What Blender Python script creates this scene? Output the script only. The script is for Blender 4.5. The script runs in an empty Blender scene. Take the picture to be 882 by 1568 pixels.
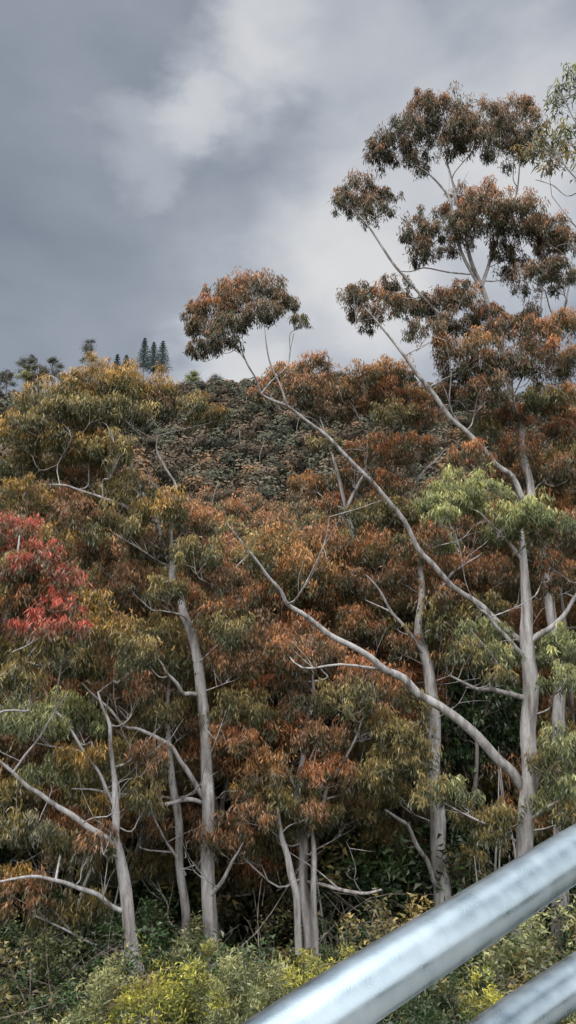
import bpy, math, random
import numpy as np
from mathutils import Vector

random.seed(11)
rng = np.random.default_rng(11)
PITCH = math.radians(12.0)
F = 1132.0
cp, sp = math.cos(PITCH), math.sin(PITCH)

# image pixel coordinates (u, v) + depth along y (d, metres) -> world position
def at(u, v, d):
    x = (u - 441.0) / F
    y = (784.0 - v) / F
    dy = cp - y * sp
    dz = sp + y * cp
    t = d / dy
    return np.array([x * t, d, dz * t])

def atz(u, v, zc):
    x = (u - 441.0) / F; y = (784.0 - v) / F
    return np.array([x, cp - y * sp, sp + y * cp]) * zc

# ------------------------------------------------------------------ terrain
PY = [-400, -20, 1.6, 3, 7, 12, 18, 24, 35, 60, 100, 200, 400, 450, 700, 1500, 4000]
PZ = [30, -1.4, -1.42, -2.2, -3.9, -5.7, -8.2, -9.6, -9.4, -5, 9, 50, 148, 147, 80, 10, 0]
def ground(x, y):
    x = np.asarray(x, float); y = np.asarray(y, float)
    z = np.interp(y, PY, PZ)
    n = (np.sin(x * .021 + 1.3) * np.cos(y * .017) * 7 + np.sin(x * .06 + y * .03) * 2.0) * np.clip((y - 40) / 200, 0, 1)
    n2 = (np.sin(x * .5 + 1) * np.cos(y * .45) * .5 + np.sin(x * 1.3 + y * .9) * .16) * np.clip((y - 3) / 12, 0, 1)
    return z + n + n2

# ------------------------------------------------------------------ materials
def mat_new(name):
    m = bpy.data.materials.new(name); m.use_nodes = True
    nt = m.node_tree; nt.nodes.clear()
    return m, nt, nt.nodes, nt.links

def leaf_material(name, transl=0.25, gloss=.06):
    m, nt, N, L = mat_new(name)
    out = N.new('ShaderNodeOutputMaterial')
    at_ = N.new('ShaderNodeAttribute'); at_.attribute_name = 'Col'
    p = N.new('ShaderNodeBsdfDiffuse')
    L.new(at_.outputs['Color'], p.inputs['Color'])
    last = p
    if transl:
        t = N.new('ShaderNodeBsdfTranslucent')
        mx = N.new('ShaderNodeMixShader'); mx.inputs[0].default_value = transl
        L.new(at_.outputs['Color'], t.inputs['Color'])
        L.new(p.outputs[0], mx.inputs[1]); L.new(t.outputs[0], mx.inputs[2])
        last = mx
    if gloss:
        g = N.new('ShaderNodeBsdfGlossy'); g.inputs['Roughness'].default_value = .4
        m2 = N.new('ShaderNodeMixShader'); m2.inputs[0].default_value = gloss
        L.new(last.outputs[0], m2.inputs[1]); L.new(g.outputs[0], m2.inputs[2]); last = m2
    L.new(last.outputs[0], out.inputs[0])
    return m

def bark_material(name, c1, c2, c3):
    m, nt, N, L = mat_new(name)
    out = N.new('ShaderNodeOutputMaterial')
    p = N.new('ShaderNodeBsdfPrincipled'); p.inputs['Roughness'].default_value = .75
    tc = N.new('ShaderNodeTexCoord')
    mp = N.new('ShaderNodeMapping'); mp.inputs['Scale'].default_value = (5, 5, .8)
    n1 = N.new('ShaderNodeTexNoise'); n1.inputs['Scale'].default_value = 1.2; n1.inputs['Detail'].default_value = 5
    n2 = N.new('ShaderNodeTexNoise'); n2.inputs['Scale'].default_value = 9; n2.inputs['Detail'].default_value = 4
    r = N.new('ShaderNodeValToRGB')
    r.color_ramp.elements[0].position = .34; r.color_ramp.elements[0].color = (*c1, 1)
    r.color_ramp.elements[1].position = .62; r.color_ramp.elements[1].color = (*c3, 1)
    e = r.color_ramp.elements.new(.46); e.color = (*c2, 1)
    mul = N.new('ShaderNodeMix'); mul.data_type = 'RGBA'; mul.blend_type = 'MULTIPLY'; mul.inputs[0].default_value = .35
    L.new(tc.outputs['Object'], mp.inputs[0]); L.new(mp.outputs[0], n1.inputs[0]); L.new(mp.outputs[0], n2.inputs[0])
    L.new(n1.outputs[0], r.inputs[0])
    r2 = N.new('ShaderNodeValToRGB'); r2.color_ramp.elements[0].position = .38; r2.color_ramp.elements[0].color = (.35, .33, .32, 1)
    r2.color_ramp.elements[1].position = .58
    L.new(n2.outputs[0], r2.inputs[0])
    L.new(r.outputs[0], mul.inputs[6]); L.new(r2.outputs[0], mul.inputs[7])
    L.new(mul.outputs[2], p.inputs['Base Color'])
    b = N.new('ShaderNodeBump'); b.inputs['Strength'].default_value = .25; b.inputs['Distance'].default_value = .02
    L.new(n2.outputs[0], b.inputs['Height']); L.new(b.outputs[0], p.inputs['Normal'])
    L.new(p.outputs[0], out.inputs[0])
    return m

M_LEAF = leaf_material('gum_leaf', .25, .05)
M_FAR = leaf_material('far_leaf', 0, 0)
M_BARK = bark_material('gum_bark', (.20, .175, .165), (.40, .38, .375), (.60, .585, .585))
M_BARKD = bark_material('dark_bark', (.05, .04, .035), (.14, .11, .095), (.28, .25, .23))

# ------------------------------------------------------------------ mesh accumulators
class Acc:
    def __init__(s): s.v = []; s.f = []; s.n = 0
    def tube(s, pts, rad, sides=6, sub=3):
        pts = np.asarray(pts, float); rad = np.asarray(rad, float)
        if len(pts) > 2 and sub > 1:      # Catmull-Rom smoothing
            P = np.vstack([2 * pts[0] - pts[1], pts, 2 * pts[-1] - pts[-2]])
            o = []; ro = []
            for i in range(len(pts) - 1):
                for k in range(sub):
                    t = k / sub
                    a, b, c, d = P[i], P[i + 1], P[i + 2], P[i + 3]
                    o.append(.5 * ((2 * b) + (c - a) * t + (2 * a - 5 * b + 4 * c - d) * t * t + (3 * b - 3 * c + d - a) * t ** 3))
                    ro.append(rad[i] * (1 - t) + rad[i + 1] * t)
            o.append(pts[-1]); ro.append(rad[-1])
            pts = np.array(o); rad = np.array(ro)
        m = len(pts)
        T = np.gradient(pts, axis=0); T /= (np.linalg.norm(T, axis=1)[:, None] + 1e-9)
        ref = np.array([1., 0, 0]) if abs(T[0][0]) < .8 else np.array([0, 1., 0])
        A = ref - (T @ ref)[:, None] * T; A /= (np.linalg.norm(A, axis=1)[:, None] + 1e-9)
        B = np.cross(T, A)
        ang = np.arange(sides) * 2 * math.pi / sides
        ring = pts[:, None, :] + rad[:, None, None] * (np.cos(ang)[None, :, None] * A[:, None, :] + np.sin(ang)[None, :, None] * B[:, None, :])
        base = s.n
        s.v.append(ring.reshape(-1, 3)); s.n += m * sides
        i = np.arange(m - 1)[:, None] * sides; j = np.arange(sides)[None, :]; j2 = (j + 1) % sides
        q = np.stack([base + i + j, base + i + j2, base + i + sides + j2, base + i + sides + j], -1).reshape(-1, 4)
        s.f.append(q)
        return pts, rad
    def obj(s, name, mat, parent=None):
        v = np.vstack(s.v).astype(np.float32); f = np.vstack(s.f).astype(np.int32)
        return mesh_np(name, v, f, 4, mat, parent, smooth=True)

def mesh_np(name, v, f, k, mat, parent=None, col=None, smooth=False):
    me = bpy.data.meshes.new(name)
    me.vertices.add(len(v)); me.vertices.foreach_set('co', v.astype(np.float32).ravel())
    me.loops.add(f.size); me.loops.foreach_set('vertex_index', f.astype(np.int32).ravel())
    me.polygons.add(len(f)); me.polygons.foreach_set('loop_start', np.arange(0, f.size, k, dtype=np.int32))
    me.polygons.foreach_set('loop_total', np.full(len(f), k, dtype=np.int32))
    if smooth: me.polygons.foreach_set('use_smooth', np.ones(len(f), dtype=bool))
    if col is not None:
        a = me.attributes.new('Col', 'FLOAT_COLOR', 'FACE')
        c4 = np.ones((len(f), 4), np.float32); c4[:, :3] = col
        a.data.foreach_set('color', c4.ravel())
    me.update(calc_edges=True)
    me.materials.append(mat)
    o = bpy.data.objects.new(name, me); bpy.context.scene.collection.objects.link(o)
    if parent is not None: o.parent = parent
    return o

# ------------------------------------------------------------------ foliage
PAL = {  # (low, top): green to new growth; low tones darkened as shade inside crowns
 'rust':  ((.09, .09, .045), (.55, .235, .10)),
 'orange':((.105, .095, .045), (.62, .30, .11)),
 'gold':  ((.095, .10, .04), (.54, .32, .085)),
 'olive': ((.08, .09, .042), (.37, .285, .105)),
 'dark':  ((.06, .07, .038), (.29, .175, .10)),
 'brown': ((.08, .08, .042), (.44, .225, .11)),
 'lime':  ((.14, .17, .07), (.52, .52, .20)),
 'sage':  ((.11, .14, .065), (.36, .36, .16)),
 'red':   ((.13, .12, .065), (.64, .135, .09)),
 'wattle':((.15, .17, .04), (.60, .55, .10)),
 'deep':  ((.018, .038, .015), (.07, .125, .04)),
 'grey':  ((.11, .12, .08), (.33, .31, .19)),
 'hillg': ((.055, .060, .048), (.155, .155, .115)),  # hillg and hillb greyed and lifted: distance haze put into the leaf colour
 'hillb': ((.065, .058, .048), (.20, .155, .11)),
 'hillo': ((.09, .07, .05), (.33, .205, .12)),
}
class Leaves:
    def __init__(s): s.v = []; s.c = []
    def add(s, P, L, W, col, droop=.8, spread=.6):
        n = len(P)
        d = rng.normal(0, spread, (n, 3)); d[:, 2] = d[:, 2] * .5 - droop
        d /= np.linalg.norm(d, axis=1)[:, None]
        w = np.cross(d, rng.normal(0, 1, (n, 3))); w /= (np.linalg.norm(w, axis=1)[:, None] + 1e-9)
        l = (L * rng.uniform(.6, 1.3, n))[:, None]; ww = (W * rng.uniform(.6, 1.3, n))[:, None]
        s.v.append(np.stack([P, P + d * l * .45 + w * ww, P + d * l - w * ww * .15], 1))
        s.c.append(col)
    def crown(s, c, r, n, S, pal, flat=.8, vis=1.0):
        """distant tree crown: leaf sprays lying over a lumpy dome"""
        low, top = [np.array(q) for q in PAL[pal]]
        k = 5
        D = rng.normal(0, 1, (k, 3)); D[:, 2] = np.abs(D[:, 2]) * .6; D /= np.linalg.norm(D, axis=1)[:, None]
        C = c + D * r * np.array([1, 1, flat]) * rng.uniform(.2, .5, (k, 1)); C[0] = c
        Rk = r * rng.uniform(.42, .62, k); Rk[0] = r * .82
        idx = rng.choice(k, n, p=[.4, .15, .15, .15, .15])
        N_ = rng.normal(0, 1, (n, 3)); N_[:, 2] = np.where(N_[:, 2] < 0, N_[:, 2] * .5, N_[:, 2]); N_ /= np.linalg.norm(N_, axis=1)[:, None]
        P = C[idx] + N_ * (Rk[idx] * rng.uniform(.85, 1.12, n))[:, None] * np.array([1, 1, flat])
        nn = N_ + rng.normal(0, .2, (n, 3)) + np.array([0, 0, .2])
        a = np.cross(nn, rng.normal(0, 1, (n, 3))); a /= np.linalg.norm(a, axis=1)[:, None]
        b = np.cross(nn, a); b /= np.linalg.norm(b, axis=1)[:, None]
        sz = (S * rng.uniform(.6, 1.3, n))[:, None]
        s.v.append(np.stack([P - a * sz * .6 - b * sz * .4, P + a * sz * .6 - b * sz * .4, P + b * sz * .8], 1))
        g = .5 * N_[:, 2] + .35 * (P[:, 2] - c[2]) / r + .2 + rng.normal(0, .07, n)  # lit top and shaded underside of the crown painted into leaf colour
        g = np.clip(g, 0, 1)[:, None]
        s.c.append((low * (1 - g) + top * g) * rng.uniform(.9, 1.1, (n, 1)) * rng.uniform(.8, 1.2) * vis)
    def clump(s, c, r, n, L, W, pal, droop=.8, spread=.6, flat=.75, tufts=None, skirt=.55):
        low, top = [np.array(q) for q in PAL[pal]]
        k = tufts or int(16 + 14 * min(r, 2.5))
        D = rng.normal(0, 1, (k, 3)); D[:, 2] = np.abs(D[:, 2]) * 1.1 - .5
        D /= np.linalg.norm(D, axis=1)[:, None]
        R = rng.uniform(.2, 1.0, k) ** .6
        T = c + D * R[:, None] * r * np.array([1, 1, flat]) * rng.uniform(.8, 1.15, (k, 1))
        wts = rng.uniform(.3, 1.4, k); idx = rng.choice(k, n, p=wts / wts.sum())
        tr = r * rng.uniform(.18, .36, k)[idx]
        off = rng.normal(0, 1, (n, 3)); off /= np.linalg.norm(off, axis=1)[:, None]
        off *= (rng.uniform(0, 1, n) ** .5)[:, None]
        P = T[idx] + off * tr[:, None]
        P[:, 2] -= np.where(off[:, 2] < 0, rng.uniform(0, skirt, n) * tr, 0)
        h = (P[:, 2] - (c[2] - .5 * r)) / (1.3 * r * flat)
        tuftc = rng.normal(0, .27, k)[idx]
        g = .65 * h + .55 * (off[:, 2] + .1) + tuftc + rng.normal(0, .2, n)  # new growth on top; light and dark of tufts put into colour too
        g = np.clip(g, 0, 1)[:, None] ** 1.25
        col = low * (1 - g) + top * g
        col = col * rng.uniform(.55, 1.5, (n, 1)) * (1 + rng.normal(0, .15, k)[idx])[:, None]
        pale = rng.uniform(0, 1, n) < .05
        col[pale] = col[pale] * .4 + np.array([.26, .25, .20]) * .8
        s.add(P, L, W, np.clip(col, .005, .8), droop, spread)
        return T
    def obj(s, name, mat, parent=None):
        v = np.vstack([a.reshape(-1, 3) for a in s.v]); c = np.vstack(s.c)
        f = np.arange(len(v), dtype=np.int32).reshape(-1, 3)
        return mesh_np(name, v, f, 3, mat, parent, col=c)
NLEAF = 0
RS = 1.25      # crown puffs overlap their neighbours

class Tree:
    def __init__(s, name='eucalyptus_tree'):
        s.e = bpy.data.objects.new(name, None); bpy.context.scene.collection.objects.link(s.e)
        s.w = Acc(); s.l = Leaves(); s.nodes = []
    def limb(s, pts, rad, sides=7, wob=.0):
        pts = np.asarray(pts, float); rad = np.asarray(rad, float)
        if wob:
            P = [pts[0]]; R = [rad[0]]
            for i in range(1, len(pts)):
                seg = np.linalg.norm(pts[i] - pts[i - 1])
                P.append((pts[i] + pts[i - 1]) / 2 + rng.normal(0, wob * seg, 3)); R.append((rad[i] + rad[i - 1]) / 2 * rng.uniform(.93, 1.1))
                P.append(pts[i]); R.append(rad[i])
            pts, rad = P, R
        p, r = s.w.tube(pts, rad, sides, 3)
        for a, b in zip(p, r): s.nodes.append((a, b))
    def limb_px(s, L, d, d1=None, sides=7, k=None):
        n = len(L); d1 = d if d1 is None else d1
        ds = [d + (d1 - d) * i / (n - 1) for i in range(n)]
        if k is None: k = .74 if sides == 7 else .84
        s.limb([at(u, v, q) for (u, v, w), q in zip(L, ds)], [w * k / F * q / 2 for (u, v, w), q in zip(L, ds)], sides, .04)
    def clump(s, c, r, pal, cover=2.7, L=.18, W=.032, twigs=6, droop=1.0, flat=.8, barescale=1.0, spread=.5):
        c = np.array(c, float)
        n = int(cover * math.pi * r * r / (L * W * .5))
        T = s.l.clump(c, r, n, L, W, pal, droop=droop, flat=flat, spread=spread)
        P = np.array([q[0] for q in s.nodes]); Rr = np.array([q[1] for q in s.nodes])
        end = c - np.array([0, 0, .35 * r]) + rng.normal(0, .12 * r, 3)
        dv = end - P; dist = np.linalg.norm(dv, axis=1)
        cost = dist + 2.2 * np.maximum(0, P[:, 2] - end[2] + .4 * np.hypot(dv[:, 0], dv[:, 1]))
        i = int(np.argmin(cost)); p0 = P[i]; D = dist[i]
        r0 = min(Rr[i] * .7, .014 + .009 * D); r1 = .011 * barescale
        mid1 = p0 + (end - p0) * .35 + np.array([0, 0, -.04 * D]) + rng.normal(0, .07 * D + .02, 3)
        mid2 = p0 + (end - p0) * .7 + np.array([0, 0, -.05 * D]) + rng.normal(0, .07 * D + .02, 3)
        pp, rr = s.w.tube([p0, mid1, mid2, end], [r0, r0 * .8, (r0 + r1) / 2, r1], 5, 3)
        for a, b in list(zip(pp, rr))[3:]: s.nodes.append((a, b))
        for t in T[:twigs]:
            st = pp[rng.integers(len(pp) // 2, len(pp))]
            m = (st + t) / 2 + rng.normal(0, .09 * r, 3)
            s.w.tube([st, m, t], [r1 * .9, r1 * .7, r1 * .35], 4, 2)
    def bare(s, n, Lr=(1.2, 2.6)):
        """pale, mostly leafless limbs reaching outward through the crown"""
        P = np.array([q[0] for q in s.nodes]); R = np.array([q[1] for q in s.nodes])
        ok = np.where(R > .018)[0]
        for _ in range(n):
            i = ok[rng.integers(len(ok))]; p = P[i]; L = rng.uniform(*Lr)
            a = rng.uniform(-math.pi, 0) + rng.normal(0, .4)
            d = np.array([math.cos(a), math.sin(a) * .9, rng.uniform(.15, 1.3)]); d /= np.linalg.norm(d)
            r = min(R[i] * .5, .010 + .008 * L)
            m1 = p + d * L * .35 + rng.normal(0, .06 * L, 3); m2 = p + d * L * .7 + rng.normal(0, .07 * L, 3) + [0, 0, .05 * L]
            e = p + d * L + [0, 0, .15 * L]
            s.w.tube([p, m1, m2, e], [r, r * .8, r * .55, .005], 5, 3)
            for b in (m1, m2, e):
                for _k in range(2):
                    dd = d * .5 + rng.normal(0, .5, 3) + [0, 0, .35]; l2 = L * rng.uniform(.2, .45)
                    s.w.tube([b, b + dd * l2 * .5 + rng.normal(0, .05, 3), b + dd * l2], [r * .4, r * .3, .003], 4, 2)
    def done(s, barkmat=None, leafmat=None):
        global NLEAF
        if s.w.v: s.w.obj('trunk_and_limbs', barkmat or M_BARK, s.e)
        if s.l.v:
            NLEAF += sum(len(a) for a in s.l.v)
            s.l.obj('foliage', leafmat or M_LEAF, s.e)

def px_clumps(t, d, lst, rs=RS, **kw):
    for q in lst:
        u, v, r, pal = q[:4]
        dd = d + (q[4] if len(q) > 4 else rng.uniform(-1.3, 1.3))
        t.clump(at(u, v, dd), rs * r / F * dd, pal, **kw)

# ================================================================== named foreground gums
# main left gum
t = Tree()
t.limb_px([(326,1495,30),(321,1400,25),(318,1300,24),(316,1180,21),(308,1060,19),(293,970,16),(276,915,14),(262,860,12),(240,800,9),(205,725,6),(190,680,3)], 22, 22.5, 9)
t.limb_px([(316,1232,8),(285,1224,9),(230,1229,7),(165,1214,5),(110,1208,3)], 22.2, 20.5)
t.limb_px([(314,1225,12),(290,1185,11),(262,1143,9),(225,1122,7),(190,1112,6),(150,1070,4),(125,1045,3)], 22.2, 20.2)
t.limb_px([(240,800,8),(190,775,7),(120,750,5),(75,742,3)], 22.3, 20.6)
t.limb_px([(264,865,9),(262,800,7),(270,745,5),(240,690,4),(243,655,2)], 22.3, 21.5)
t.limb_px([(306,1065,9),(280,1062,9),(255,1030,6),(235,1000,3)], 22.2, 21.0)
t.limb_px([(318,1375,8),(340,1350,8),(358,1315,5),(372,1290,2)], 22, 21)
t.limb_px([(290,960,8),(330,910,6),(350,880,4),(380,850,2)], 22.3, 22)
px_clumps(t, 22, [(62,612,36,'gold'),(105,598,40,'gold'),(150,592,42,'gold'),(200,592,42,'gold'),(245,602,36,'gold'),(85,630,34,'olive'),(120,622,38,'olive'),(190,624,40,'olive'),(155,630,36,'olive'),(235,622,30,'dark'),(175,605,34,'gold'),(125,610,34,'gold'),
 (318,632,32,'gold'),(300,618,20,'olive'),(25,670,40,'gold'),(60,655,36,'olive'),(108,675,40,'gold'),(145,690,38,'gold'),(20,720,36,'olive'),(70,715,38,'olive'),(135,725,34,'brown'),(175,690,30,'olive'),
 (205,755,40,'olive'),(250,775,38,'gold'),(292,800,30,'rust'),(175,805,38,'olive'),(230,838,34,'dark'),(300,850,34,'olive'),(335,890,34,'brown'),(205,890,34,'brown'),(40,760,36,'gold'),(90,770,36,'brown'),
 (150,770,36,'olive'),(120,790,34,'brown'),(150,850,34,'brown'),(335,965,36,'olive'),(240,965,30,'olive'),(225,1010,30,'brown'),(355,1020,32,'brown'),(360,1085,36,'olive'),(250,900,28,'olive'),(340,930,30,'rust')], rs=1.28)
t.bare(8)
t.done()
# far-left gum
t = Tree()
t.limb_px([(212,1520,26),(198,1420,21),(183,1310,18),(178,1255,13),(175,1190,9),(168,1110,6),(150,1060,3)], 20, 20, 9)
t.limb_px([(182,1305,15),(160,1282,13),(110,1248,11),(60,1215,9),(20,1183,7),(-20,1150,5)], 20, 18.2)
t.limb_px([(194,1398,9),(150,1370,9),(100,1352,8),(55,1342,6),(0,1350,4)], 20, 18.5)
t.limb_px([(178,1240,7),(150,1180,6),(110,1120,5),(85,1085,4),(95,1010,2)], 20, 20)
t.limb_px([(20,1183,5),(60,1130,4),(105,1060,2)], 18.4, 18.6)
px_clumps(t, 20.6, [(165,960,38,'gold'),(200,1000,38,'olive'),(155,1005,36,'rust'),(200,1055,38,'brown'),(240,1095,32,'olive'),(110,1010,36,'olive'),(130,930,34,'gold'),
 (105,1085,34,'lime'),(135,1110,30,'sage'),(60,1110,34,'sage'),(25,1100,34,'sage'),(170,1165,34,'olive'),(120,1160,30,'gold'),(165,1235,26,'gold'),(20,1215,30,'olive'),(75,1180,30,'sage'),(100,1290,28,'olive'),(60,1270,28,'grey'),
 (45,1375,36,'brown'),(10,1350,30,'gold'),(75,1400,30,'olive'),(225,1160,32,'brown'),(20,1270,30,'olive'),(130,1390,30,'olive'),(140,1290,26,'brown'),(225,1220,26,'olive')])
t.bare(4)
t.done()
# red-tipped gum at the left edge
t = Tree()
t.limb_px([(-60,1560,22),(-70,1380,20),(-50,1180,16),(-20,1040,13),(5,960,9),(25,880,6),(30,820,3)], 17, 17.5)
t.limb_px([(-20,1040,8),(40,1010,6),(85,950,4),(100,915,2)], 17.3, 17)
px_clumps(t, 17.3, [(20,810,38,'red'),(62,848,34,'red'),(10,870,38,'olive'),(40,875,30,'red'),(92,885,30,'red'),(50,905,32,'rust'),(92,930,32,'red'),(10,930,36,'rust'),(30,845,28,'red'),(75,910,28,'red'),
 (55,965,34,'red'),(10,1000,40,'olive'),(85,990,32,'olive'),(35,1035,38,'olive'),(115,960,26,'red'),(-40,880,40,'red'),(-60,960,50,'rust')], L=.17, W=.03, cover=2.9, rs=1.2)
t.bare(2)
t.done()
# slender gum between
t = Tree()
t.limb_px([(292,1530,16),(284,1390,14),(274,1260,13),(260,1160,10),(256,1080,6),(262,1010,3)], 22.8, 22.8, k=.9)
t.limb_px([(284,1340,6),(255,1290,5),(230,1240,4),(205,1210,2)], 22.8, 22.)
px_clumps(t, 24.5, [(225,1120,34,'olive'),(285,1110,28,'brown'),(200,1200,32,'olive'),(240,1190,28,'olive'),(345,1150,34,'rust'),(235,1330,30,'olive'),(150,1330,30,'olive'),(240,1260,28,'brown'),(290,1180,24,'olive')])
t.bare(3)
t.done()
# centre gums
t = Tree()
t.limb_px([(474,1490,22),(469,1390,19),(465,1300,17),(455,1210,12),(468,1110,8),(478,1030,4)], 23, 23, 8)
t.limb_px([(463,1290,8),(500,1210,7),(545,1130,5),(560,1090,3)], 23, 22.3)
t.limb_px([(470,1350,7),(520,1362,7),(560,1368,6),(585,1362,4)], 23, 22)
t.limb_px([(455,1210,7),(420,1160,5),(395,1110,4),(375,1070,2)], 23, 23)
t.limb_px([(463,1260,6),(425,1200,5),(385,1135,4),(372,1110,2)], 23, 22)
px_clumps(t, 23.1, [(450,1165,40,'rust'),(405,1180,38,'orange'),(495,1190,36,'rust'),(425,1215,34,'gold'),(375,1245,34,'brown'),(345,1280,34,'brown'),(490,1240,30,'olive'),(525,1240,32,'brown'),
 (560,1045,42,'rust'),(530,1070,38,'olive'),(600,1060,38,'rust'),(560,1110,40,'brown'),(610,1120,36,'olive'),(520,1150,34,'brown'),(590,1170,34,'olive'),(640,1160,28,'olive'),(560,1190,32,'olive'),
 (440,1010,38,'rust'),(485,1000,38,'brown'),(410,1040,36,'rust'),(395,1090,34,'olive'),(350,1130,34,'rust'),(470,1080,34,'dark'),(545,1240,30,'olive'),(430,1110,34,'rust'),(490,1130,32,'brown'),(395,1290,30,'olive'),(440,1260,26,'olive')])
t.bare(5)
t.done()
t = Tree()
t.limb_px([(458,1460,13),(454,1370,12),(440,1310,10),(428,1260,6),(425,1230,3)], 22.0, 22.0, k=.9)
t.limb_px([(482,1480,12),(480,1390,11),(481,1310,9),(474,1250,4)], 22.6, 22.8, k=.9)
px_clumps(t, 22.1, [(420,1235,30,'olive'),(385,1210,26,'gold'),(432,1262,20,'olive'),(476,1245,24,'brown')])
t.done()
# right rear gum
t = Tree()
t.limb_px([(680,1420,30),(671,1300,27),(663,1180,25),(655,1020,20),(647,910,13),(643,850,7),(646,790,2)], 25, 25, 9)
t.limb_px([(674,1370,10),(655,1320,9),(625,1265,7),(590,1240,5)], 25, 23)
t.limb_px([(655,1010,9),(620,960,7),(585,910,5),(560,880,3)], 25, 24)
t.limb_px([(650,930,9),(690,880,6),(735,850,3)], 25, 25)
px_clumps(t, 26, [(545,895,34,'brown'),(590,850,24,'lime'),(615,880,30,'brown'),(690,870,34,'rust'),(735,880,34,'rust'),(600,930,32,'olive'),(690,940,30,'olive'),
 (520,920,32,'olive'),(620,990,26,'brown'),(560,960,32,'rust'),(700,1000,28,'olive'),(600,1220,30,'olive'),(625,1180,24,'olive'),(680,830,20,'lime'),
 (625,1310,30,'brown'),(710,1330,32,'olive'),(760,880,34,'brown'),(740,930,30,'olive'),(640,1240,26,'brown'),(590,1280,30,'olive')])
px_clumps(t, 24.6, [(640,850,26,'brown',0),(655,820,28,'rust',0),(625,830,22,'olive',0),(640,1075,22,'olive',-.3)])
t.bare(5)
t.done()
# right gum with pale green crown and long leaning limb
t = Tree()
t.limb_px([(800,1500,36),(802,1380,32),(805,1250,30),(808,1120,28),(806,980,25),(803,880,16),(799,820,9),(790,765,3)], 21, 21, 10)
t.limb_px([(800,1205,18),(760,1160,17),(700,1100,16),(640,1062,15),(590,1026,13),(540,990,11),(480,952,9),(440,925,8),(412,885,6),(388,852,4),(345,798,2)], 21, 17.5, 8)
t.limb_px([(806,1010,11),(775,975,9),(745,940,6),(728,925,3)], 21, 20)
t.limb_px([(806,1070,11),(770,1060,10),(730,1055,8),(690,1035,4)], 21, 20)
t.limb_px([(803,990,13),(845,960,11),(880,915,8),(905,880,5)], 21, 20)
t.limb_px([(802,862,8),(770,820,6),(735,785,3)], 21, 20.5)
t.limb_px([(803,1260,9),(840,1235,7),(870,1215,4)], 21, 20)
px_clumps(t, 20.4, [(690,752,36,'lime'),(735,748,36,'lime'),(655,770,26,'lime'),(715,775,30,'lime'),(675,788,24,'lime'),(700,770,30,'lime'),(775,790,28,'lime'),(820,782,34,'lime'),(850,800,26,'sage'),(765,812,24,'sage'),(828,815,22,'olive'),(798,800,24,'sage',-.6),
 (735,975,34,'sage'),(755,1005,30,'sage'),(845,1000,32,'sage'),(875,985,34,'lime'),(865,1040,30,'sage'),(765,1035,22,'olive'),(715,1000,26,'olive'),
 (865,1140,34,'sage'),(845,1165,28,'olive'),(880,1190,34,'sage'),(660,1215,30,'olive'),(700,1212,28,'sage'),(845,1225,32,'sage'),(880,1250,30,'olive'),(775,1245,22,'olive'),
 (750,1270,28,'olive'),(720,1250,26,'olive'),(430,990,22,'rust'),(860,890,28,'brown'),(850,860,26,'rust')], rs=1.18)
t.bare(5)
t.done()
# tall gum, upper right
t = Tree()
t.limb_px([(856,1480,34),(858,1300,30),(855,1100,26),(845,950,22),(828,830,19),(812,740,17),(797,650,15),(780,585,14),(755,510,12),(738,440,11),(716,380,9),(700,310,6),(682,240,3)], 25, 24, 9, k=.72)
t.limb_px([(822,800,13),(785,730,12),(740,688,12),(690,640,11),(640,575,8),(600,520,6),(558,470,3)], 24.5, 22)
t.limb_px([(757,520,9),(690,492,7),(625,430,6),(580,370,5),(545,325,3)], 24.3, 23)
t.limb_px([(735,440,8),(690,310,6),(655,265,4),(615,235,2)], 24.2, 23.5)
t.limb_px([(737,440,9),(760,370,6),(790,300,4),(795,220,2)], 24.2, 24.5)
t.limb_px([(780,585,9),(830,540,7),(862,480,5),(875,420,3)], 24.3, 24)
t.limb_px([(797,650,7),(820,590,6),(815,520,5),(830,450,3)], 24.5, 25.5)
t.limb_px([(850,1010,14),(770,960,13),(695,900,12),(640,840,11),(590,762,10),(545,714,9),(500,667,8),(440,622,7),(400,603,6),(380,560,4),(365,515,2)], 24.8, 20.5, 8, k=.72)
t.limb_px([(440,622,5),(415,560,4),(405,500,2)], 21.6, 21.6)
t.limb_px([(400,603,4),(440,560,3),(450,510,2)], 21, 21.5)
t.limb_px([(720,420,4),(650,410,3),(610,415,2)], 24, 23.6)
U = dict(cover=3.0, twigs=10)
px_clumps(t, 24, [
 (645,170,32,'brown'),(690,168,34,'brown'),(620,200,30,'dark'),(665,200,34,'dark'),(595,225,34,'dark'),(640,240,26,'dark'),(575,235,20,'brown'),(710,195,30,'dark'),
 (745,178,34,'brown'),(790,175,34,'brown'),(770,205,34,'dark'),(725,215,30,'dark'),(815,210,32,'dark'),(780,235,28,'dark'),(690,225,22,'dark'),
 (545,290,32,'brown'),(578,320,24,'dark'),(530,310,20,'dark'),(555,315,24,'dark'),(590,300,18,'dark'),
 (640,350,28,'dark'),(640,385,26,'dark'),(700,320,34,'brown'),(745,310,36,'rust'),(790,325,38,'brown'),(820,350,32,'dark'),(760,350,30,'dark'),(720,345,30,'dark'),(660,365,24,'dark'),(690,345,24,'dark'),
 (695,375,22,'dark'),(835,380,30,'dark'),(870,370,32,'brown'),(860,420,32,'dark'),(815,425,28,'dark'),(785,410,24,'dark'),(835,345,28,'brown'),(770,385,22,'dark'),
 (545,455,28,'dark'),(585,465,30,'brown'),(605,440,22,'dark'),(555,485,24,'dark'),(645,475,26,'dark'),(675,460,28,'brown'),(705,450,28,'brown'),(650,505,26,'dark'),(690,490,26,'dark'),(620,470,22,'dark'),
 (745,480,26,'brown'),(800,490,28,'dark'),(860,500,34,'orange'),(820,515,34,'rust'),(770,500,26,'brown'),(720,500,24,'dark')], rs=1.24, **U)
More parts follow.
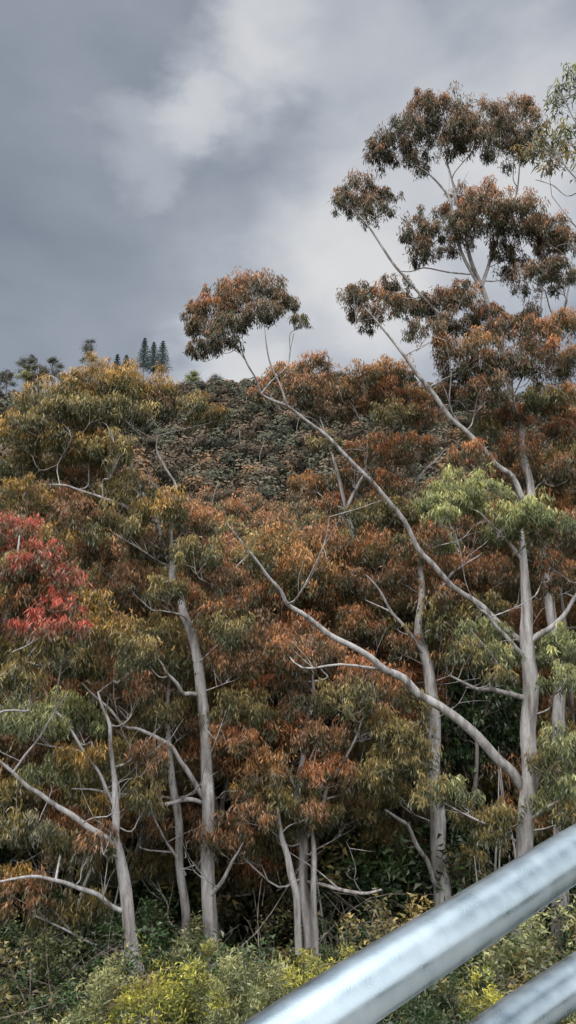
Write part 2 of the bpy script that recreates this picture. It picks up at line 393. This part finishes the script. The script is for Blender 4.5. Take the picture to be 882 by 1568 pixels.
px_clumps(t, 24, [(690,540,36,'rust'),(730,540,36,'orange'),(770,560,38,'dark'),(705,580,34,'dark'),(740,600,36,'brown'),(840,550,38,'rust'),(880,560,36,'brown'),
 (865,610,34,'orange'),(830,610,30,'olive'),(690,605,28,'brown'),(780,640,32,'rust'),(860,660,32,'rust'),(740,660,30,'olive'),(800,690,34,'rust'),(860,720,36,'brown'),(720,700,30,'rust')])
px_clumps(t, 21.3, [(330,460,32,'rust'),(368,445,34,'brown'),(405,440,32,'brown'),(310,500,28,'brown'),(300,535,20,'dark'),(345,495,32,'dark'),(385,480,30,'dark'),(435,465,24,'dark'),(458,488,15,'olive'),(322,525,22,'dark'),(410,475,24,'dark'),(300,475,22,'brown'),(355,465,28,'brown'),(340,515,24,'dark')], rs=1.18, **U)
t.bare(6)
t.done()
# gum behind, orange crown centre-right
t = Tree()
t.limb_px([(560,1350,16),(570,1200,15),(560,1000,14),(545,880,12),(530,780,9),(510,700,6),(490,640,3)], 29, 29, k=.7)
t.limb_px([(530,780,8),(575,700,6),(600,640,3)], 29, 29)
t.limb_px([(545,880,8),(600,800,7),(650,720,5),(680,690,2)], 29, 30)
px_clumps(t, 29, [(440,575,30,'orange'),(480,565,30,'rust'),(410,595,22,'rust'),(465,595,30,'brown'),(520,605,34,'orange'),(560,580,34,'orange'),(600,575,34,'orange'),(590,605,34,'rust'),
 (545,620,32,'rust'),(630,610,30,'orange'),(500,630,28,'dark'),(560,690,32,'rust'),(600,700,34,'orange'),(640,680,30,'rust'),(540,730,30,'brown'),(590,745,30,'rust'),(500,680,24,'olive'),
 (470,745,26,'orange'),(520,770,30,'rust'),(600,640,30,'olive'),(650,640,30,'rust'),(620,780,32,'brown'),(560,790,32,'olive')], L=.2, W=.042)
t.bare(6)
t.done()
# near branch of a gum standing right of the lookout (bright leaves, top right)
t = Tree()
t.limb_px([(1100,1700,60),(1090,1300,54),(1060,900,46),(1020,600,34),(980,420,24),(950,330,14),(920,230,8),(895,120,4)], 11, 11, 9)
t.limb_px([(965,380,9),(915,320,6),(870,260,4),(835,215,2.5)], 11, 10.8)
t.limb_px([(950,330,7),(905,290,4),(868,300,3),(820,275,2)], 11, 11.3)
t.limb_px([(925,250,6),(890,200,4),(868,160,3),(850,130,2)], 11, 10.7)
t.limb_px([(990,440,7),(930,400,4),(880,345,3),(845,300,2)], 11, 10.9)
px_clumps(t, 11, [(868,150,32,'sage'),(885,115,26,'sage'),(840,215,34,'olive'),(880,215,38,'sage'),(812,225,24,'gold'),(855,245,28,'gold'),(905,170,34,'sage'),
  (930,250,50,'olive'),(960,150,50,'sage'),(1010,330,60,'olive'),(1050,220,70,'sage'),(1100,420,80,'olive')], cover=1.0, L=.14, W=.024, spread=.8)
t.done()

# ================================================================== filler gums (near rows)
def toplim(u):
    return np.interp(u, [-400, 0, 230, 270, 310, 420, 460, 520, 600, 700, 900, 1300], [700, 700, 740, 790, 820, 815, 785, 740, 700, 680, 660, 640])
def filler(t, x, y, pals, topmax, L, W, cover, ncl, rr, tw=3, f0=.22, free=False):
    gz = float(ground(x, y)) - .3
    u = x / y * F * cp + 441
    zl = at(u, float(toplim(u)), y)[2]
    H = min(topmax, zl - gz) * rng.uniform(.82, 1.0)
    if free: H = rng.uniform(8, 12.5)
    if H < 4: return
    lean = rng.normal(0, .07, 2)
    pts = [np.array([x, y, gz])]
    for k in range(1, 6):
        f = k / 5 * .85
        pts.append(np.array([x + lean[0] * H * f + rng.normal(0, .025 * H), y + lean[1] * H * f + rng.normal(0, .02 * H), gz + H * f]))
    r0 = .008 * H + .05
    keep = t.nodes; t.nodes = []
    t.limb(pts, [r0 * (1 - .17 * k) for k in range(6)], 7)
    for k in range(ncl):
        f = rng.uniform(f0, 1.0) ** .8
        sprd = H * .26 * (1.15 - .5 * abs(f - .65))
        a = rng.uniform(0, 2 * math.pi); rad = sprd * math.sqrt(rng.uniform(.05, 1)) * (1 if f < .9 else .5)
        c = np.array([x + lean[0] * H * f + math.cos(a) * rad, y + lean[1] * H * f + math.sin(a) * rad, gz + H * f - rr * .6])
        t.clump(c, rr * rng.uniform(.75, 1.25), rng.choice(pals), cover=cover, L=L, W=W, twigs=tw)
    t.nodes = keep + t.nodes

def palset(u):
    if u < 200: return ['olive', 'gold', 'brown', 'gold', 'brown']
    if u < 480: return ['olive', 'brown', 'rust', 'brown', 'rust']
    if u < 640: return ['rust', 'olive', 'brown', 'orange', 'olive']
    return ['olive', 'rust', 'orange', 'brown', 'olive']
for (u, y) in [(-130, 25), (40, 26), (130, 29), (235, 27), (350, 27), (415, 28), (510, 28), (610, 31), (730, 30), (770, 34), (900, 30), (1010, 27), (380, 34), (70, 34), (280, 34), (560, 36), (690, 36), (860, 36)]:
    t = Tree()
    filler(t, (u - 441) / F * y / cp, y, palset(u), 26, .22, .046, 2.1, 28, 1.25, f0=.25)
    t.bare(3)
    t.done()
# mid-distance belt as one mass
t = Tree('background_forest')
yy = 41.0
while yy < 175:
    half = .5 * yy; x = -half + rng.uniform(0, 4)
    far = yy > 78
    while x < half:
        u = x / yy * F * cp + 441
        pals = ['rust', 'orange', 'rust', 'brown', 'olive'] if 300 < u else ['olive', 'gold', 'brown', 'rust']
        if yy > 125: pals = ['rust', 'brown', 'dark', 'brown', 'dark', 'olive']
        k = min(yy, 110) / 50
        filler(t, x, yy + rng.uniform(-2, 2), pals, 17, .34 * k, .09 * k, 1.7 if not far else 1.5, 11 if not far else 9, 1.8 if not far else 2.2, 2, free=far)
        x += rng.uniform(4.0, 6.5) * (1 if not far else 1.1)
    yy += 6.8 + (yy - 40) * .05
t.done()

# hillside forest: one mass
hl = Leaves(); hw = Acc()
y = 165.0
cnt = 0
while y < 440:
    half = .46 * y + 10; x = -half + rng.uniform(0, 5)
    step = 5.4 + y * .008
    while x < half:
        xx = x + rng.normal(0, 2.0); y2 = y + rng.normal(0, 2.5); gz = float(ground(xx, y2))
        h = rng.uniform(6, 13); r = rng.uniform(3.4, 6.8)
        q = rng.uniform()
        near = np.clip((260 - y) / 100, 0, 1)
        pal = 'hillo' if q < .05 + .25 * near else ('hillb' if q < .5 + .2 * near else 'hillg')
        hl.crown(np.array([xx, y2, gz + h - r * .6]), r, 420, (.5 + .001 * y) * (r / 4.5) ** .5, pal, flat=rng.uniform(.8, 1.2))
        cnt += 1
        if rng.uniform() < .07:
            hw.tube([(xx, y2 - r * .5, gz), (xx + rng.normal(0, .6), y2 - r * .9, gz + h * .5), (xx + rng.normal(0, 1.2), y2 - r * 1.05, gz + h * .95)], [.12, .09, .04], 4, 2)
        x += step * rng.uniform(.75, 1.2)
    y += step * .85
he = bpy.data.objects.new('hillside_forest', None); bpy.context.scene.collection.objects.link(he)
hl.obj('canopy', M_FAR, he); hw.obj('trunks', M_BARK, he)

# ridge-top trees: gums in silhouette and dark conifers
def ridge_gum(u, vtop, h, pal, spread):
    t = Tree('ridge_gum_tree')
    y = 400; top = at(u, vtop, y); gz = float(ground(top[0], y))
    t.limb([[top[0], y, gz], [top[0] + .3, y, gz + (top[2] - gz) * .5], [top[0] - .2, y, top[2] - 2]], [.5, .4, .2], 5)
    base = np.array([top[0], y, top[2] - h * .8])
    for k in range(20):
        a = rng.uniform(0, 6.28); f = rng.uniform(0, 1)
        rr_ = rng.uniform(1.5, 2.8)
        R_ = spread * math.sqrt(max(0, 1 - f ** 2)) * rng.uniform(.3, 1)
        c = np.array([top[0] + math.cos(a) * R_, y + math.sin(a) * R_, top[2] - rr_ * .7 - (1 - f) * h * .8])
        P = c + rng.normal(0, rr_ * .45, (130, 3)) * np.array([1, 1, .7])
        low, tp = [np.array(q) for q in PAL[pal]]
        g = np.clip((P[:, 2] - c[2]) / rr_ + .5, 0, 1)[:, None]
        t.l.add(P, .8, .3, (low * (1 - g) + tp * g) * rng.uniform(.7, 1.3, (130, 1)), .3, .8)
        t.w.tube([base, (base + c) / 2 + rng.normal(0, .4, 3), c], [.16, .11, .05], 4, 2)
    t.done(M_BARKD, M_FAR)
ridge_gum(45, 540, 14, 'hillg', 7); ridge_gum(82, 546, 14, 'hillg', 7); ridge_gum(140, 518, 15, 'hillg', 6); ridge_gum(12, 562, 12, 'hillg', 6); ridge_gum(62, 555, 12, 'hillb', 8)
ridge_gum(42, 558, 10, 'lime', 6); ridge_gum(330, 572, 8, 'hillg', 5); ridge_gum(295, 566, 8, 'sage', 4)
def pine(u, vtop):
    e = bpy.data.objects.new('pine_tree', None); bpy.context.scene.collection.objects.link(e)
    y = 396; top = at(u, vtop, y); gz = float(ground(top[0], y)); H = top[2] - gz
    w = Acc(); l = Leaves()
    w.tube([(top[0], y, gz), (top[0], y, gz + H * .5), (top[0], y, top[2])], [.4, .25, .05], 6, 1)
    hcr = min(H, 17.)
    lv = 15
    for k in range(lv):
        f = k / (lv - 1); zz = top[2] - .5 - hcr * f; R = .6 + 5.4 * f ** .75
        nb = 7 + int(6 * f)
        for j in range(nb):
            a = j * 6.283 / nb + k * .7 + rng.normal(0, .15); R2 = R * rng.uniform(.75, 1.1)
            tip = np.array([top[0] + math.cos(a) * R2, y + math.sin(a) * R2, zz - .15 * R2 + .3])
            w.tube([(top[0], y, zz), tip], [.07, .03], 3, 1)
            s_ = rng.uniform(0.1, 1, 26)[:, None]
            P = np.array([top[0], y, zz]) * (1 - s_) + tip * s_ + rng.normal(0, .16, (26, 3))
            l.add(P, .6, .26, np.array([.04, .075, .06]) * rng.uniform(.6, 1.5, (26, 1)), .25, .8)
    w.obj('trunk', M_BARKD, e); l.obj('needles', M_FAR, e)
for u, v in [(222, 518), (236, 524), (250, 522), (180, 543), (194, 544)]:
    pine(u, v)

# ================================================================== understory
def shrubs(name, spots, pal, leafL, leafW, cover=2.2, droop=-.5, rrange=(.5, .9), stems=8, flat=1.15):
    t = Tree(name)
    for (x, y) in spots:
        gz = float(ground(x, y)); r = rng.uniform(*rrange)
        base = np.array([x, y, gz - .1])
        T = t.l.clump(base + np.array([0, 0, r * 1.0]), r, int(cover * math.pi * r * r / (leafL * leafW * .5)), leafL, leafW,
                      pal if isinstance(pal, str) else rng.choice(pal), droop=droop, spread=.8, flat=flat, skirt=0)
        for q in T[:stems]:
            t.w.tube([base, (base + q) / 2 + rng.normal(0, .08, 3), q + np.array([0, 0, .1])], [.014, .01, .004], 4, 2)
    t.done(M_BARKD)
shrubs('wattle_shrubs', [(rng.uniform(-3.5, 0.2), rng.uniform(11.4, 13.8)) for _ in range(28)] + [(rng.uniform(1.6, 5), rng.uniform(12, 15)) for _ in range(14)],
       ['wattle', 'wattle', 'sage', 'wattle'], .08, .02, 1.7, -.5, (.28, .72), flat=1.4)
shrubs('heath_shrubs', [(rng.uniform(-6, 7), rng.uniform(11.2, 16)) for _ in range(60)],
       ['sage', 'olive', 'deep', 'olive', 'deep'], .09, .022, 1.6, -.4, (.3, .65))
shrubs('wattle_bush', [(rng.normal(.9, .45), rng.normal(17.5, .6)) for _ in range(9)] + [(rng.normal(-2.9, .5), rng.normal(16.5, .6)) for _ in range(6)],
       ['wattle', 'wattle', 'sage'], .1, .024, 1.4, -.6, (.5, 1.1), flat=1.4)
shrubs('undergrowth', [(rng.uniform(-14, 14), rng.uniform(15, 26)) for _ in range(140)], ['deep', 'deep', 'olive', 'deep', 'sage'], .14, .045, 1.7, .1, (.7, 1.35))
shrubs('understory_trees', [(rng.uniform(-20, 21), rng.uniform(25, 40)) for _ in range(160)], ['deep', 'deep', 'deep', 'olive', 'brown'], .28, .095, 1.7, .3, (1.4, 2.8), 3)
t = Tree('understory_tree')   # deep green broadleaf behind the right trunks
t.limb_px([(730,1330,10),(728,1200,9),(725,1100,6),(728,1040,3)], 26, 26)
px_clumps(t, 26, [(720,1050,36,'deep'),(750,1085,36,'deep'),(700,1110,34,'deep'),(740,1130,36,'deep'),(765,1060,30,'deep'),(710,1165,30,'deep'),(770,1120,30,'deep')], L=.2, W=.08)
t.done(M_BARKD)

# dead twigs and fallen branches tangled through the understory
w = Acc()
for k in range(260):
    y = rng.uniform(13, 28); x = rng.uniform(-.45, .5) * y; gz = float(ground(x, y))
    p = np.array([x, y, gz + rng.uniform(0, 1.6)]); d = rng.normal(0, 1, 3); d[2] = abs(d[2]) * .8 + .2; d /= np.linalg.norm(d)
    Ln = rng.uniform(.8, 2.6); r = rng.uniform(.004, .012)
    mid = p + d * Ln * .5 + rng.normal(0, .15, 3); e_ = p + d * Ln + rng.normal(0, .2, 3)
    w.tube([p, mid, e_], [r, r * .8, r * .3], 4, 3)
    for j in range(4):
        s_ = p + (e_ - p) * rng.uniform(.3, .9); w.tube([s_, s_ + (d + rng.normal(0, .7, 3)) * Ln * .22], [r * .5, r * .2], 3, 1)
w.obj('dead_branches', M_BARKD)

# slim young stems in the forest
t = Tree('gum_saplings')
for k in range(20):
    y = rng.uniform(21, 32); x = rng.uniform(-.42, .44) * y; gz = float(ground(x, y)) - .2; H = rng.uniform(4, 9)
    ln = rng.normal(0, .1)
    P = [np.array([x + ln * H * f + rng.normal(0, .15), y + rng.normal(0, .1), gz + H * f]) for f in (0, .3, .6, 1)]
    rr = rng.uniform(.03, .07)
    t.limb(P, [rr, rr * .8, rr * .6, .012], 6, .03)
t.bare(26, (.8, 2.0))
t.done()

# ================================================================== ground sheet
def axis(a, b, fine0, fine1, st, grow=1.12):
    v = [fine0]
    while v[-1] < fine1: v.append(v[-1] + st)
    s_ = st
    while v[-1] < b: s_ *= grow; v.append(v[-1] + s_)
    s_ = st; lo = [fine0]
    while lo[-1] > a: s_ *= grow; lo.append(lo[-1] - s_)
    return np.array(lo[1:][::-1] + v)
gx = axis(-3000, 3000, -15, 15, .5); gy = axis(-400, 4000, 1, 40, .5)
X, Y = np.meshgrid(gx, gy); Z = ground(X, Y)
V = np.stack([X, Y, Z], -1).reshape(-1, 3); nx, ny = len(gx), len(gy)
ii = (np.arange(ny - 1)[:, None] * nx + np.arange(nx - 1)[None, :]).ravel()
Fq = np.stack([ii, ii + 1, ii + 1 + nx, ii + nx], -1)
m, nt, N, Lk = mat_new('forest_floor')
out = N.new('ShaderNodeOutputMaterial'); p = N.new('ShaderNodeBsdfDiffuse')
tc = N.new('ShaderNodeTexCoord'); n1 = N.new('ShaderNodeTexNoise'); n1.inputs['Scale'].default_value = 1.7; n1.inputs['Detail'].default_value = 7
r = N.new('ShaderNodeValToRGB'); r.color_ramp.elements[0].color = (.015, .02, .01, 1); r.color_ramp.elements[0].position = .35
r.color_ramp.elements[1].color = (.06, .055, .03, 1); r.color_ramp.elements[1].position = .68
Lk.new(tc.outputs['Object'], n1.inputs[0]); Lk.new(n1.outputs[0], r.inputs[0]); Lk.new(r.outputs[0], p.inputs['Color'])
b = N.new('ShaderNodeBump'); b.inputs['Distance'].default_value = .2; Lk.new(n1.outputs[0], b.inputs['Height']); Lk.new(b.outputs[0], p.inputs['Normal'])
Lk.new(p.outputs[0], out.inputs[0])
mesh_np('ground', V, Fq, 4, m, smooth=True)

# boulders peeking through the shrubs
def stone_mat(name, a, b_, sc):
    m, nt, N, Lk = mat_new(name)
    out = N.new('ShaderNodeOutputMaterial'); p = N.new('ShaderNodeBsdfPrincipled'); p.inputs['Roughness'].default_value = .9
    tc = N.new('ShaderNodeTexCoord'); n1 = N.new('ShaderNodeTexNoise'); n1.inputs['Scale'].default_value = sc; n1.inputs['Detail'].default_value = 8
    r = N.new('ShaderNodeValToRGB'); r.color_ramp.elements[0].color = (*a, 1); r.color_ramp.elements[0].position = .35
    r.color_ramp.elements[1].color = (*b_, 1); r.color_ramp.elements[1].position = .65
    Lk.new(tc.outputs['Object'], n1.inputs[0]); Lk.new(n1.outputs[0], r.inputs[0]); Lk.new(r.outputs[0], p.inputs['Base Color'])
    b = N.new('ShaderNodeBump'); b.inputs['Distance'].default_value = .03; Lk.new(n1.outputs[0], b.inputs['Height']); Lk.new(b.outputs[0], p.inputs['Normal'])
    Lk.new(p.outputs[0], out.inputs[0]); return m
M_ROCK = stone_mat('sandstone', (.10, .09, .085), (.30, .28, .26), 7)
import bmesh
from mathutils import noise
for (u, v, d, s_) in [(236, 1560, 11.9, .17), (212, 1568, 11.8, .13), (258, 1570, 11.9, .12)]:
    pnt = at(u, v, d)
    bm = bmesh.new(); bmesh.ops.create_icosphere(bm, subdivisions=4, radius=s_)
    for q in bm.verts:
        nn = noise.noise(q.co * 3 / s_ * .5 + Vector((u, 0, 0))); n3 = noise.noise(q.co * 9)
        q.co *= 1 + .35 * nn + .08 * n3; q.co.z *= .7
    me = bpy.data.meshes.new('boulder'); bm.to_mesh(me); bm.free(); me.materials.append(M_ROCK)
    o = bpy.data.objects.new('boulder', me); o.location = pnt; bpy.context.scene.collection.objects.link(o)

# ================================================================== footpath + handrail
M_CON = stone_mat('concrete', (.25, .24, .23), (.36, .35, .33), 12)
bm = bmesh.new()
bmesh.ops.create_cube(bm, size=1)
for q in bm.verts: q.co = Vector((q.co.x * 14, q.co.y * 3.2 - .2, q.co.z * .3 - 1.5))
bmesh.ops.bevel(bm, geom=bm.edges[:], offset=.02, segments=2)
me = bpy.data.meshes.new('footpath'); bm.to_mesh(me); bm.free(); me.materials.append(M_CON)
o = bpy.data.objects.new('footpath', me); bpy.context.scene.collection.objects.link(o)

m, nt, N, Lk = mat_new('galvanised_steel')
out = N.new('ShaderNodeOutputMaterial'); p = N.new('ShaderNodeBsdfPrincipled'); p.inputs['Metallic'].default_value = .92
tc = N.new('ShaderNodeTexCoord')
n1 = N.new('ShaderNodeTexNoise'); n1.inputs['Scale'].default_value = 34; n1.inputs['Detail'].default_value = 5
n2 = N.new('ShaderNodeTexNoise'); n2.inputs['Scale'].default_value = 500; n2.inputs['Detail'].default_value = 3
r = N.new('ShaderNodeValToRGB'); r.color_ramp.elements[0].color = (.46, .575, .65, 1); r.color_ramp.elements[0].position = .3
r.color_ramp.elements[1].color = (.66, .78, .86, 1); r.color_ramp.elements[1].position = .7
mr = N.new('ShaderNodeMapRange'); mr.inputs[1].default_value = .3; mr.inputs[2].default_value = .7; mr.inputs[3].default_value = .24; mr.inputs[4].default_value = .40
b = N.new('ShaderNodeBump'); b.inputs['Strength'].default_value = .25; b.inputs['Distance'].default_value = .0004
for n_ in (n1, n2): Lk.new(tc.outputs['Object'], n_.inputs[0])
Lk.new(n1.outputs[0], r.inputs[0]); Lk.new(r.outputs[0], p.inputs['Base Color'])
Lk.new(n1.outputs[0], mr.inputs[0]); Lk.new(mr.outputs[0], p.inputs['Roughness'])
Lk.new(n2.outputs[0], b.inputs['Height']); Lk.new(b.outputs[0], p.inputs['Normal'])
Lk.new(p.outputs[0], out.inputs[0]); M_GALV = m
he = bpy.data.objects.new('handrail', None); bpy.context.scene.collection.objects.link(he)
top = [atz(u, v, z) for u, v, z in [(200,1762,.455),(335,1664,.50),(475,1567,.555),(620,1473,.62),(760,1385,.70),(882,1306,.785),(1010,1236,.88),(1250,1120,1.08),(1500,1010,1.3)]]
low = [atz(u, v, z) for u, v, z in [(500,1800,.62),(640,1684,.70),(760,1586,.80),(882,1500,.90),(1010,1420,1.0),(1250,1290,1.22),(1500,1165,1.45)]]
w = Acc(); w.tube(top, [.0242] * len(top), 40, 8); w.obj('top_rail', M_GALV, he)
w = Acc(); w.tube(low, [.0242] * len(low), 40, 8); w.obj('lower_rail', M_GALV, he)
for k, (a, b_) in enumerate([(top[-2], low[-2]), (top[0], low[0])]):
    w = Acc(); w.tube([a, b_ * .5 + a * .5, b_, np.array([b_[0], b_[1], -1.33])], [.0235] * 4, 32, 6); w.obj('post_%d' % (k + 1), M_GALV, he)
    w = Acc(); w.tube([np.array([b_[0], b_[1], -1.352]), np.array([b_[0], b_[1], -1.338])], [.06, .06], 32, 1); w.obj('base_plate_%d' % (k + 1), M_GALV, he)

# ================================================================== sky
wd = bpy.data.worlds.new('World'); bpy.context.scene.world = wd; wd.use_nodes = True
nt = wd.node_tree; N = nt.nodes; Lk = nt.links; N.clear()
S = Vector((-.45, -.55, .72)).normalized()
out = N.new('ShaderNodeOutputWorld')
tc = N.new('ShaderNodeTexCoord')
def vm(op, a, b=None):
    n = N.new('ShaderNodeVectorMath'); n.operation = op
    for i, q in enumerate((a, b)):
        if q is None: continue
        if isinstance(q, (tuple, list)): n.inputs[i].default_value = q
        else: Lk.new(q, n.inputs[i])
    return n
def mth(op, a, b=None, clamp=False):
    n = N.new('ShaderNodeMath'); n.operation = op; n.use_clamp = clamp
    for i, q in enumerate((a, b)):
        if q is None: continue
        if isinstance(q, (int, float)): n.inputs[i].default_value = q
        else: Lk.new(q, n.inputs[i])
    return n.outputs[0]
D = tc.outputs['Generated']
mp = N.new('ShaderNodeMapping'); mp.inputs['Scale'].default_value = (1, 1, 1.8); Lk.new(D, mp.inputs[0])
nz = N.new('ShaderNodeTexNoise'); nz.inputs['Scale'].default_value = 8; nz.inputs['Detail'].default_value = 5; nz.inputs['Roughness'].default_value = .55; Lk.new(mp.outputs[0], nz.inputs[0])
cl = N.new('ShaderNodeTexNoise'); cl.inputs['Scale'].default_value = 3.4; cl.inputs['Detail'].default_value = 5; cl.inputs['Roughness'].default_value = .5
Lk.new(mp.outputs[0], cl.inputs[0])
wv = vm('SUBTRACT', nz.outputs['Color'], (.5, .5, .5)); wv2 = vm('MULTIPLY', wv.outputs[0], (.17, .17, .17))
Wd = vm('NORMALIZE', vm('ADD', D, wv2.outputs[0]).outputs[0]).outputs[0]
base = N.new('ShaderNodeMapRange'); Lk.new(cl.outputs[0], base.inputs[0]); base.inputs[1].default_value = .3; base.inputs[2].default_value = .7
base.inputs[3].default_value = .27; base.inputs[4].default_value = .42
acc = base.outputs[0]
for (u, v, rdeg, amp) in [(480, -20, 9, .26), (400, 30, 6, .10), (350, 95, 5.5, .10), (312, 160, 4.5, .13), (296, 180, 2.6, .12), (250, 208, 4, .06), (205, 232, 4, .09), (330, 120, 13, .05), (470, 440, 12, .12), (690, 330, 15, .28), (850, 120, 12, .12),
                          (500, 540, 12, .16), (330, 580, 6, .2), (620, 60, 9, -.03), (250, 20, 9, -.02)]:
    q = Vector(at(u, v, 10)).normalized()
    dt = vm('DOT_PRODUCT', Wd, tuple(q)).outputs['Value']
    r_ = N.new('ShaderNodeMapRange'); r_.interpolation_type = 'SMOOTHSTEP'; Lk.new(dt, r_.inputs[0])
    r_.inputs[1].default_value = math.cos(math.radians(rdeg)); r_.inputs[2].default_value = 1.0
    r_.inputs[3].default_value = 0; r_.inputs[4].default_value = amp
    acc = mth('ADD', acc, r_.outputs[0])
# out-of-view overcast brightened overhead and behind the lookout, added fill for the foliage
sx = N.new('ShaderNodeSeparateXYZ'); Lk.new(D, sx.inputs[0])
ov = N.new('ShaderNodeMapRange'); ov.interpolation_type = 'SMOOTHSTEP'; Lk.new(sx.outputs['Z'], ov.inputs[0]); ov.inputs[1].default_value = .74; ov.inputs[2].default_value = .95; ov.inputs[3].default_value = 0; ov.inputs[4].default_value = 2.0
bh = N.new('ShaderNodeMapRange'); bh.interpolation_type = 'SMOOTHSTEP'; Lk.new(sx.outputs['Y'], bh.inputs[0]); bh.inputs[1].default_value = .25; bh.inputs[2].default_value = -.6; bh.inputs[3].default_value = 0; bh.inputs[4].default_value = 1.6
acc = mth('ADD', acc, ov.outputs[0]); acc = mth('ADD', acc, bh.outputs[0])
tint = N.new('ShaderNodeValToRGB'); Lk.new(acc, tint.inputs[0])
tint.color_ramp.elements[0].position = .2; tint.color_ramp.elements[0].color = (.84, .98, 1.22, 1)
tint.color_ramp.elements[1].position = .8; tint.color_ramp.elements[1].color = (1.0, 1.0, 1.0, 1)
cb = N.new('ShaderNodeBackground'); Lk.new(tint.outputs[0], cb.inputs[0]); Lk.new(acc, cb.inputs[1])
sk = N.new('ShaderNodeTexSky'); sk.sky_type = 'NISHITA'; sk.sun_disc = False
sk.sun_elevation = math.asin(S.z); sk.sun_rotation = math.atan2(S.x, S.y)
sb = N.new('ShaderNodeBackground'); Lk.new(sk.outputs[0], sb.inputs[0]); sb.inputs[1].default_value = .05
mx = N.new('ShaderNodeMixShader'); mx.inputs[0].default_value = .12
Lk.new(cb.outputs[0], mx.inputs[1]); Lk.new(sb.outputs[0], mx.inputs[2]); Lk.new(mx.outputs[0], out.inputs[0])

sl = bpy.data.lights.new('sun', 'SUN'); sl.energy = 1.5; sl.angle = math.radians(25); sl.color = (1, .95, .88)
so = bpy.data.objects.new('sun', sl); so.rotation_euler = (-S).to_track_quat('-Z', 'Y').to_euler(); bpy.context.scene.collection.objects.link(so)

# ================================================================== camera
cd = bpy.data.cameras.new('camera'); cd.sensor_fit = 'VERTICAL'; cd.sensor_height = 36; cd.lens = F / 1568 * 36; cd.clip_end = 9000; cd.clip_start = .05
co = bpy.data.objects.new('camera', cd); co.rotation_euler = (math.radians(90) + PITCH, 0, 0); bpy.context.scene.collection.objects.link(co)
bpy.context.scene.camera = co
sc = bpy.context.scene
sc.view_settings.view_transform = 'Standard'; sc.view_settings.look = 'None'; sc.view_settings.exposure = 0
print('LEAVES', NLEAF, 'hill trees', cnt)
